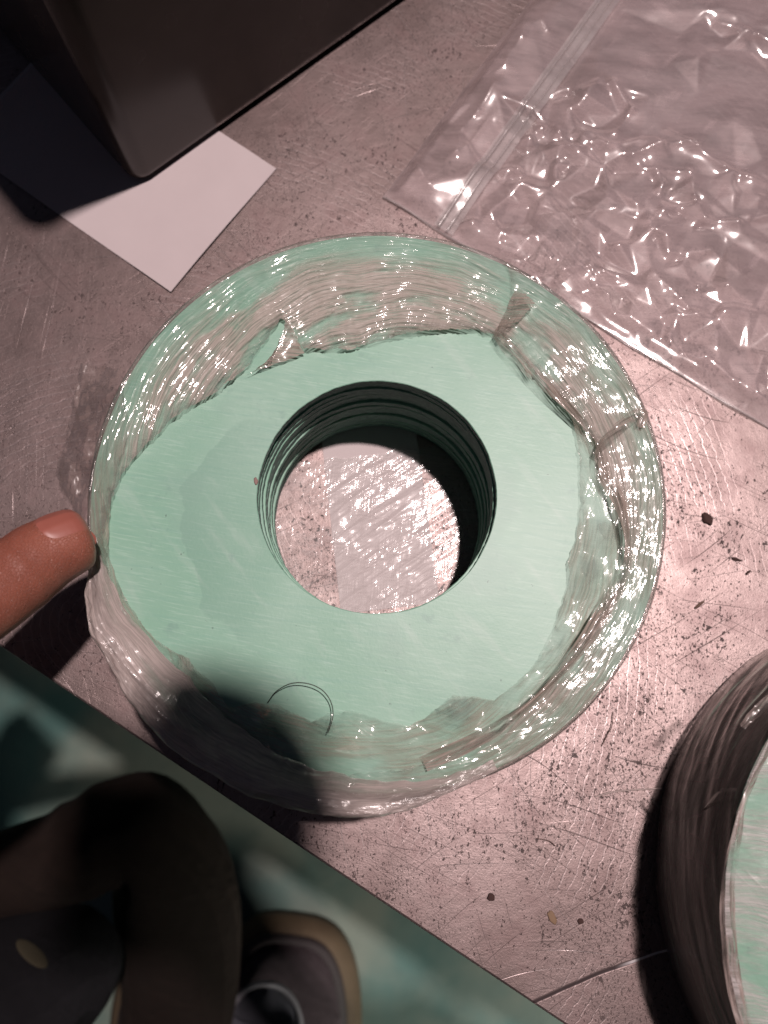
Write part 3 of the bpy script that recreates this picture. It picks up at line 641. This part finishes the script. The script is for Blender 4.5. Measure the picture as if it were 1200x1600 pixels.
pel = nd((-.02, -.60, FZ + .50), .13)
sp = chain([((-.02, -.57, .14), .12), ((-.02, -.52, .27), .135)], pel)
chest = nd((-.02, -.47, .38), .13, sp)
neck = chain([((-.02, -.43, .49), .06), ((-.02, -.40, .54), .055)], chest)
chain([((-.02, -.35, .60), .085), ((-.02, -.33, .68), .09), ((-.02, -.34, .75), .06)], neck)
def T4(px, py, z): return at(px, py, z)
# left arm and hand
sh = nd((-.20, -.46, .42), .06, chest); el = chain([((-.30, -.40, .28), .048), ((-.39, -.30, .15), .042)], sh)
wr = chain([((-.34, -.18, .12), .036), ((-.285, -.075, .105), .028)], el)
palm = nd((-.245, -.025, .098), .026, wr)
it = [T4(143, 836, .0600), T4(112, 846, .063), T4(68, 868, .066), T4(18, 906, .071), T4(-40, 948, .077), T4(-100, 985, .083)]
k1 = chain([((-.205, .005, .098), .017), (it[5], .0138), (it[4], .0134), (it[3] * .6 + it[4] * .4, .0132), (it[3], .0128), (it[3] * .8 + it[2] * .2, .0133), (it[3] * .55 + it[2] * .45, .0125), (it[2] * .75 + it[3] * .25, .0127), (it[2], .0122), (it[1], .0114), (it[0], .0100)], palm)
for q in range(3):
    o_ = Vector((-.012 * q - .214, .012 + .012 * q, .094))
    chain([(o_, .0145), (o_ + Vector((.022, .022, -.008)), .0125), (o_ + Vector((.018, .026, -.030)), .0115), (o_ + Vector((-.006, .008, -.040)), .0100)], palm)
tb = chain([((-.222, -.045, .090), .019), ((-.192, -.050, .076), .0140), ((-.170, -.036, .062), .0120), ((-.158, -.022, .052), .0105), ((-.153, -.014, .046), .0085)], palm)
# right arm, out of view: hand added to cast the phone's shadow on the stack
sh2 = nd((.17, -.46, .42), .06, chest); el2 = chain([((.25, -.40, .29), .048), ((.30, -.28, .22), .043)], sh2)
wr2 = chain([((.17, -.16, .29), .038), ((.090, -.090, .405), .032)], el2)
hd = Vector((.0240, .0155, .090))
palm2 = nd(Vector((.015, -.020, .382)) + hd, (.020, .038), wr2)
for i in range(4):
    y0 = .044 - i * .021
    chain([(Vector(p) + hd, r) for p, r in (((-.002, y0, .384), .016), ((-.033, y0, .388), .0145), ((-.056, y0, .380), .0140), ((-.066, y0, .362), .0125), ((-.048, y0, .354), .011))], palm2)
chain([(Vector(p) + hd, r) for p, r in (((.029, .032, .377), .019), ((.019, .050, .372), .015), ((.003, .056, .369), .0125), ((-.012, .056, .368), .010))], palm2)
# legs
feet = []; SHR = at(462, 1446, FZ + .02); SHL = at(282, 1478, FZ + .02); KN = at(222, 1290, -.26); THG = [at(-150, 1440, -.26), at(-20, 1392, -.26), at(70, 1352, -.26), at(100, 1340, -.26), at(122, 1330, -.26), at(146, 1318, -.26), at(170, 1306, -.26), at(192, 1298, -.26)]; SHN = [at(254, 1370, -.31), at(268, 1470, -.36), at(276, 1570, -.40)]
for sx_, kn, an, toe in ((-1, KN, (SHL.x, SHL.y - .12, FZ + .11), (SHL.x, SHL.y - .06, FZ + .034)), (1, (.02, -.40, -.02), (SHR.x, SHR.y - .16, FZ + .10), (SHR.x, SHR.y - .06, FZ + .034))):
    hp = nd((-.02 + sx_ * .10, -.56, FZ + .50), .085, pel)
    if sx_ < 0: a = chain([(THG[0], .026), (THG[2], .024), (THG[6], .024), (kn, .028), (SHN[0], .026), (SHN[1], .025), (an, .024), (Vector(an) * .6 + Vector(toe) * .4 + Vector((0, 0, -.025)), .022), (Vector(toe) + Vector((0, -.03, 0)), .016)], hp)
    else: a = chain([((Vector(kn) + Vector((-.02 + sx_ * .1, -.56, 0))) / 2, .07), (kn, .055), ((Vector(kn) * .5 + Vector(an) * .5), .050), (an, .034), ((Vector(an) * .6 + Vector(toe) * .4 + Vector((0, 0, -.025))), .026), (Vector(toe) + Vector((0, -.03, 0)), .018)], hp)
person = tag(empty('person', (-.02, -.60, FZ)), 'person in dark clothes, one finger pressing the film edge, shoes on the teal floor', 'person')
body = skin_mesh('body', NODES, EDGES, SKIN, person, 2, pel); child_at_world(body, person)

# fine shape of the index finger: knuckle creases and flattened tip; nail as its own piece
from mathutils.bvhtree import BVHTree
bvh = BVHTree.FromPolygons([v.co.copy() for v in body.data.vertices], [list(p.vertices) for p in body.data.polygons])
ax = (it[0] - it[2]).normalized(); up = Vector((-.30, .38, .87)); up = (up - ax * up.dot(ax)).normalized(); sd = ax.cross(up).normalized()
n1, n2 = 30, 22; P = np.zeros((n1, n2, 3)); wN, lN = .0070, .0155
for i in range(n1):
    for j in range(n2):
        u = i / (n1 - 1); q = (j / (n2 - 1) - .5) * 2
        uu = 2 * u - 1; wq = wN * (max(.0, 1 - abs(uu) ** 3.0)) ** .45 * (1 + .04 * uu); wq = max(wq, .0012)
        p0 = it[0] + ax * (.0008 - u * lN) + sd * (q * wq)
        hit = bvh.ray_cast(p0 + up * .03, -up)[0]
        hit = hit if hit is not None and (hit - p0).length < .02 else p0
        edge = min(1, (1 - abs(q)) * 4) * min(1, (1 - abs(uu)) * 4)
        P[i, j] = hit + up * (-.00012 + .00045 * edge)
t = NT('fingernail'); v = t.coord(); NAIL = t.end(t.bsdf(Base_Color=t.mix(t.noise(v, 200, 3), (.315, .098, .070), (.375, .128, .096)), Roughness=.42))
NL = grid_mesh('fingernail', P, NAIL, None); child_at_world(NL, person)
# clothing
SLV = mat_cloth('dark_jacket_cloth', (.022, .020, .024)); TRS = mat_cloth('dark_trouser_cloth', (.042, .026, .020))
def sub_skin(name, pts_list, mat, branch=None, levels=2):
    N = []; E_ = []
    for pts, prev in pts_list:
        pv = prev
        for p, r in pts:
            N.append((Vector(p), r)); i = len(N) - 1
            if pv is not None: E_.append((pv, i))
            pv = i
    o = skin_mesh(name, N, E_, mat, person, levels); child_at_world(o, person); return o
jck = sub_skin('jacket', [([((-.02, -.60, .03), .15), ((-.02, -.57, .14), .15), ((-.02, -.52, .27), .155), ((-.02, -.47, .38), .15), ((-.02, -.44, .455), .085)], None),
                    ([((-.13, -.52, .02), .10), (at(-150, 1640, -.20), .062), (at(-10, 1590, -.22), .060), (at(85, 1510, -.28), .060), (at(150, 1600, -.28), .04)], 1),
                    ([((-.20, -.46, .42), .085), ((-.30, -.40, .28), .068), ((-.39, -.30, .15), .062), ((-.34, -.18, .12), .052), ((-.315, -.13, .113), .046)], 3),
                    ([((.17, -.46, .42), .085), ((.25, -.40, .29), .068), ((.30, -.28, .22), .062), ((.20, -.19, .27), .055), ((.125, -.118, .318), .050)], 3)], SLV)
def leg_pts(sx_, kn, an):
    kn = Vector(kn); an = Vector(an); h = Vector((-.02 + sx_ * .10, -.56, FZ + .50)); m = kn * .5 + an * .5
    return [(h, .105), ((kn + Vector((-.02 + sx_ * .1, -.56, 0))) / 2, .095), (kn, .073), (m, .068), (an + Vector((0, 0, .02)), .062)]
trs = sub_skin('trousers', [([((-.02, -.60, FZ + .52), .15)], None), ([(Vector((-.12, -.56, FZ + .50)), .10), (THG[0], .040), (THG[1], .036), (THG[2], .0345), (THG[3], .0318), (THG[4], .0372), (THG[5], .0330), (THG[6], .0395), (THG[7], .0370), (KN, .0470), (SHN[0] + Vector((.010, 0, 0)), .0520), (SHN[1] + Vector((.008, 0, 0)), .051), (SHN[2] + Vector((.004, 0, 0)), .050), ((SHL.x, SHL.y - .13, FZ + .085), .046)], 0), (leg_pts(1, (.02, -.40, -.02), (SHR.x, SHR.y - .16, FZ + .10)), 0)], TRS)
hairm = simple('dark_hair', (.02, .015, .012), .7)
bm = bmesh.new(); bmesh.ops.create_uvsphere(bm, u_segments=32, v_segments=20, radius=.105); bmesh.ops.scale(bm, verts=bm.verts, vec=(.92, 1, .9)); bmesh.ops.delete(bm, geom=[v for v in bm.verts if v.co.z < -.02 and v.co.y > -.03], context='VERTS')
o = bm_obj('hair', bm, hairm, person); o.location = Vector((-.02, -.35, .70)) - Vector(person.location)
# shoes: sole, bumper, upper, tongue
TAN = simple('worn_tan_rubber', (.095, .066, .036), .8, var=.3, nscale=60); UP = mat_cloth('mauve_grey_suede', (.15, .115, .125), 900); DK = simple('dark_trim', (.03, .022, .022), .7); LG = mat_cloth('pale_grey_mesh', (.26, .26, .30), 2200)
def shoe(x, yf, rot, tone):
    sh_ = empty('shoe', (0, 0, 0)); 
    sh_.parent = person; sh_.location = Vector((x, yf, FZ)) - Vector(person.location); sh_.rotation_euler = (0, 0, rot); sh_.scale = (1.22, 1.1, 1.25)
    L = .30; n = 64
    def outline(s, grow=0):
        out = []
        for i in range(n):
            a = 2 * PI * i / n; c, q = math.cos(a), math.sin(a)
            ly = -L / 2 + (L / 2 + grow) * abs(q) ** .85 * (1 if q > 0 else -1)
            tt = -ly / L; w = .055 - .012 * math.exp(-((tt - .62) / .2) ** 2) - .008 * max(0, tt - .5)
            out.append((s * (w + grow) * abs(c) ** .6 * (1 if c > 0 else -1), ly))
        return out
    def loft(name, rings, mat, cap=True):
        bm = bmesh.new(); R = [[bm.verts.new(p) for p in r] for r in rings]
        for a, b in zip(R, R[1:]):
            for i in range(n): bm.faces.new((a[i], a[(i + 1) % n], b[(i + 1) % n], b[i]))
        if cap: bm.faces.new(R[0][::-1]); bm.faces.new(R[-1])
        bmesh.ops.recalc_face_normals(bm, faces=bm.faces); return bm_obj(name, bm, mat, sh_)
    loft('sole', [[(px, py, z + .008 * max(0, 1 + py / .06) * (py > -.06)) for px, py in outline(1, g)] for z, g in ((.001, .006), (.004, .011), (.018, .011), (.026, .006), (.030, .0015), (.031, -.004))], TAN)
    def up(px, py, s, h):
        t_ = -py / L; top = .052 + .045 * min(1, max(0, (t_ - .18) / .35)); return (px * s, py * s - L / 2 * (1 - s), .030 + (top - .03) * h)
    o1 = outline(1, -.003)
    loft('upper', [[up(px, py, s, h) for px, py in o1] for s, h in ((1, 0), (.99, .25), (.955, .5), (.89, .75), (.76, .92), (.5, 1.0))], UP)
    loft('welt', [[(px, py, z + .006 * max(0, 1 + py / .06) * (py > -.06)) for px, py in outline(1, g)] for z, g in ((.0305, .0), (.034, .0008), (.0375, -.002), (.038, -.006))], DK, False)
    # tongue and lace panel
    bm = bmesh.new(); g = [[None] * 13 for _ in range(15)]
    for i in range(15):
        for j in range(13):
            u = i / 14; q = j / 6 - 1; w = .027 * (1 - (1 - min(1, u * 4)) ** 2) ** .5 if u < .25 else .027
            g[i][j] = bm.verts.new((q * w - .010, -.030 - u * .11, .064 + u * .052 - q * q * .007))
    for i in range(14):
        for j in range(12): bm.faces.new((g[i][j], g[i + 1][j], g[i + 1][j + 1], g[i][j + 1]))
    bm_obj('tongue', bm, LG, sh_)
    tube('piping', [(-.010 + .029 * math.sin(a) , -.030 - .04 * (1 - math.cos(a)) , .064 + .018 * (1 - math.cos(a)) - .007 * abs(math.sin(a))) for a in np.linspace(-1.9, 1.9, 40)], .0022, simple('pale_piping', (.36, .35, .37), .6), sh_)
    for k_ in range(4):
        y_ = -.053 - .02 * k_; tube('lace', [(-.010 + q * .026, y_ - .004 * (1 - q * q), .079 + .0095 * k_ - q * q * .006) for q in np.linspace(-1, 1, 14)], .0028, simple('lace_cord', (.10, .10, .12), .8), sh_)
shoe(SHR.x, SHR.y, -.12, 1); shoe(SHL.x, SHL.y, .14, 1)
tb_ = BVHTree.FromPolygons([v.co.copy() for v in jck.data.vertices], [list(p.vertices) for p in jck.data.polygons])
cpos = Vector((0, 0, CAM_H)); dr = (at(50, 1490, 0) - cpos).normalized(); hit, hn, _, _ = tb_.ray_cast(cpos, dr)
if hit is not None:
    bm = bmesh.new(); bmesh.ops.create_uvsphere(bm, u_segments=20, v_segments=12, radius=.011); bmesh.ops.scale(bm, verts=bm.verts, vec=(1.1, .5, .12))
    o = bm_obj('button', bm, simple('dull_olive_patch', (.030, .024, .011), .9), person); o.location = hit - Vector(person.location); o.rotation_euler = hn.to_track_quat('Z', 'Y').to_euler()

# ------------------------------------------------------------------ small loose things
HAIR = simple('dark_fibre', (.03, .024, .018), .6); THR = simple('pale_thread', (.45, .36, .33), .7); RUST = simple('rust_crumb', (.06, .030, .025), .9, bump=.0002); BRN = simple('brown_thread', (.16, .10, .085), .7); WOOD = simple('tan_flake', (.24, .155, .095), .8)
def wire(name, px, z, r, mat, label, cat, n=60, grp=None):
    pts = smooth_path([(at(x, y, z + dz).x, at(x, y, z + dz).y, z + dz) for x, y, dz in px], n)
    tag(tube(name, pts, r, mat, None, 6), label, cat, grp)
wire('stray_hair', [(418, 1098, .0012), (432, 1080, .003), (455, 1068, .0045), (480, 1068, .005), (503, 1078, .005), (517, 1097, .0045), (520, 1120, .0048), (512, 1146, .0052)], ZT, .00015, HAIR, 'dark curved hair looping over the bare lower part of the top gasket', 'hair')
wire('thread', [(930, 1245, 0), (955, 1238, .0008), (990, 1234, .0012), (1034, 1232, .001)], .0005, .0003, THR, 'pale straight thread on the steel pointing at the dark stack', 'thread')
wire('thread', [(940, 1166, 0), (948, 1150, .0006), (956, 1134, .0008), (958, 1112, .0004)], .0005, .00016, BRN, 'short dark thread on the steel below the right rim of the stack', 'thread')
wire('thread', [(838, 1310, 0), (858, 1314, .0006), (868, 1322, .0004)], .0005, .00015, BRN, 'tiny dark hooked thread on the steel well below the open stack', 'thread')
def crumb(name, px, py, sx_, sy_, rot, h, mat, label, cat, z=0, seed=1):
    bm = bmesh.new(); bmesh.ops.create_icosphere(bm, subdivisions=3, radius=1.0)
    r = random.Random(seed); off = Vector((r.random() * 9, r.random() * 9, r.random() * 9))
    from mathutils import noise as mn
    for v in bm.verts: v.co *= 1 + .35 * mn.noise(v.co * 1.3 + off)
    bmesh.ops.scale(bm, verts=bm.verts, vec=(sx_, sy_, h)); o = bm_obj(name, bm, mat); o.location = at(px, py, z) + Vector((0, 0, h * .7)); o.rotation_euler = (0, 0, rot); return tag(o, label, cat)
crumb('crumb_or_pit_blob', 1105, 811, .0020, .0024, .4, .0008, RUST, 'dark blob standing in for a round hole in the steel right of the open stack', 'dirt crumb', seed=2)  # raised dark blob added in place of a hole in the steel
crumb('crumb_or_pit_blob', 767, 1402, .0014, .0013, 0, .0006, RUST, 'small dark blob standing in for a pit in the steel midway between stack and bench edge', 'dirt crumb', seed=3)  # pit in the bench top, built as a raised dark blob
crumb('crumb_or_pit_blob', 907, 1439, .0011, .0010, 0, .0005, RUST, 'tiny dark crumb near the gouge in the bench', 'dirt crumb', seed=4)
crumb('wood_flake', 862, 1433, .0013, .0024, .5, .0004, WOOD, 'tan sliver lying on the steel above the gouge', 'flake', seed=5)
crumb('rust_flake', 1092, 945, .0006, .0024, -.9, .0005, simple('brown_flake', (.14, .085, .06), .8), 'curved brown flake on the steel right of the stack', 'flake', seed=6)
crumb('rust_flake', 1150, 874, .0020, .0006, -.3, .0005, RUST, 'dark elongated rust flake near the right picture edge', 'flake', seed=7)
crumb('rust_flake', 1168, 895, .0014, .0005, .7, .0005, RUST, 'dark slanted rust flake just below the elongated one', 'flake', seed=8)
crumb('tape_scrap', 400, 752, .0007, .0013, .2, .0003, simple('pink_scrap', (.30, .19, .17), .8), 'tiny reddish scrap on the gasket at the left lip of the hole', 'scrap', z=ZT, seed=9)
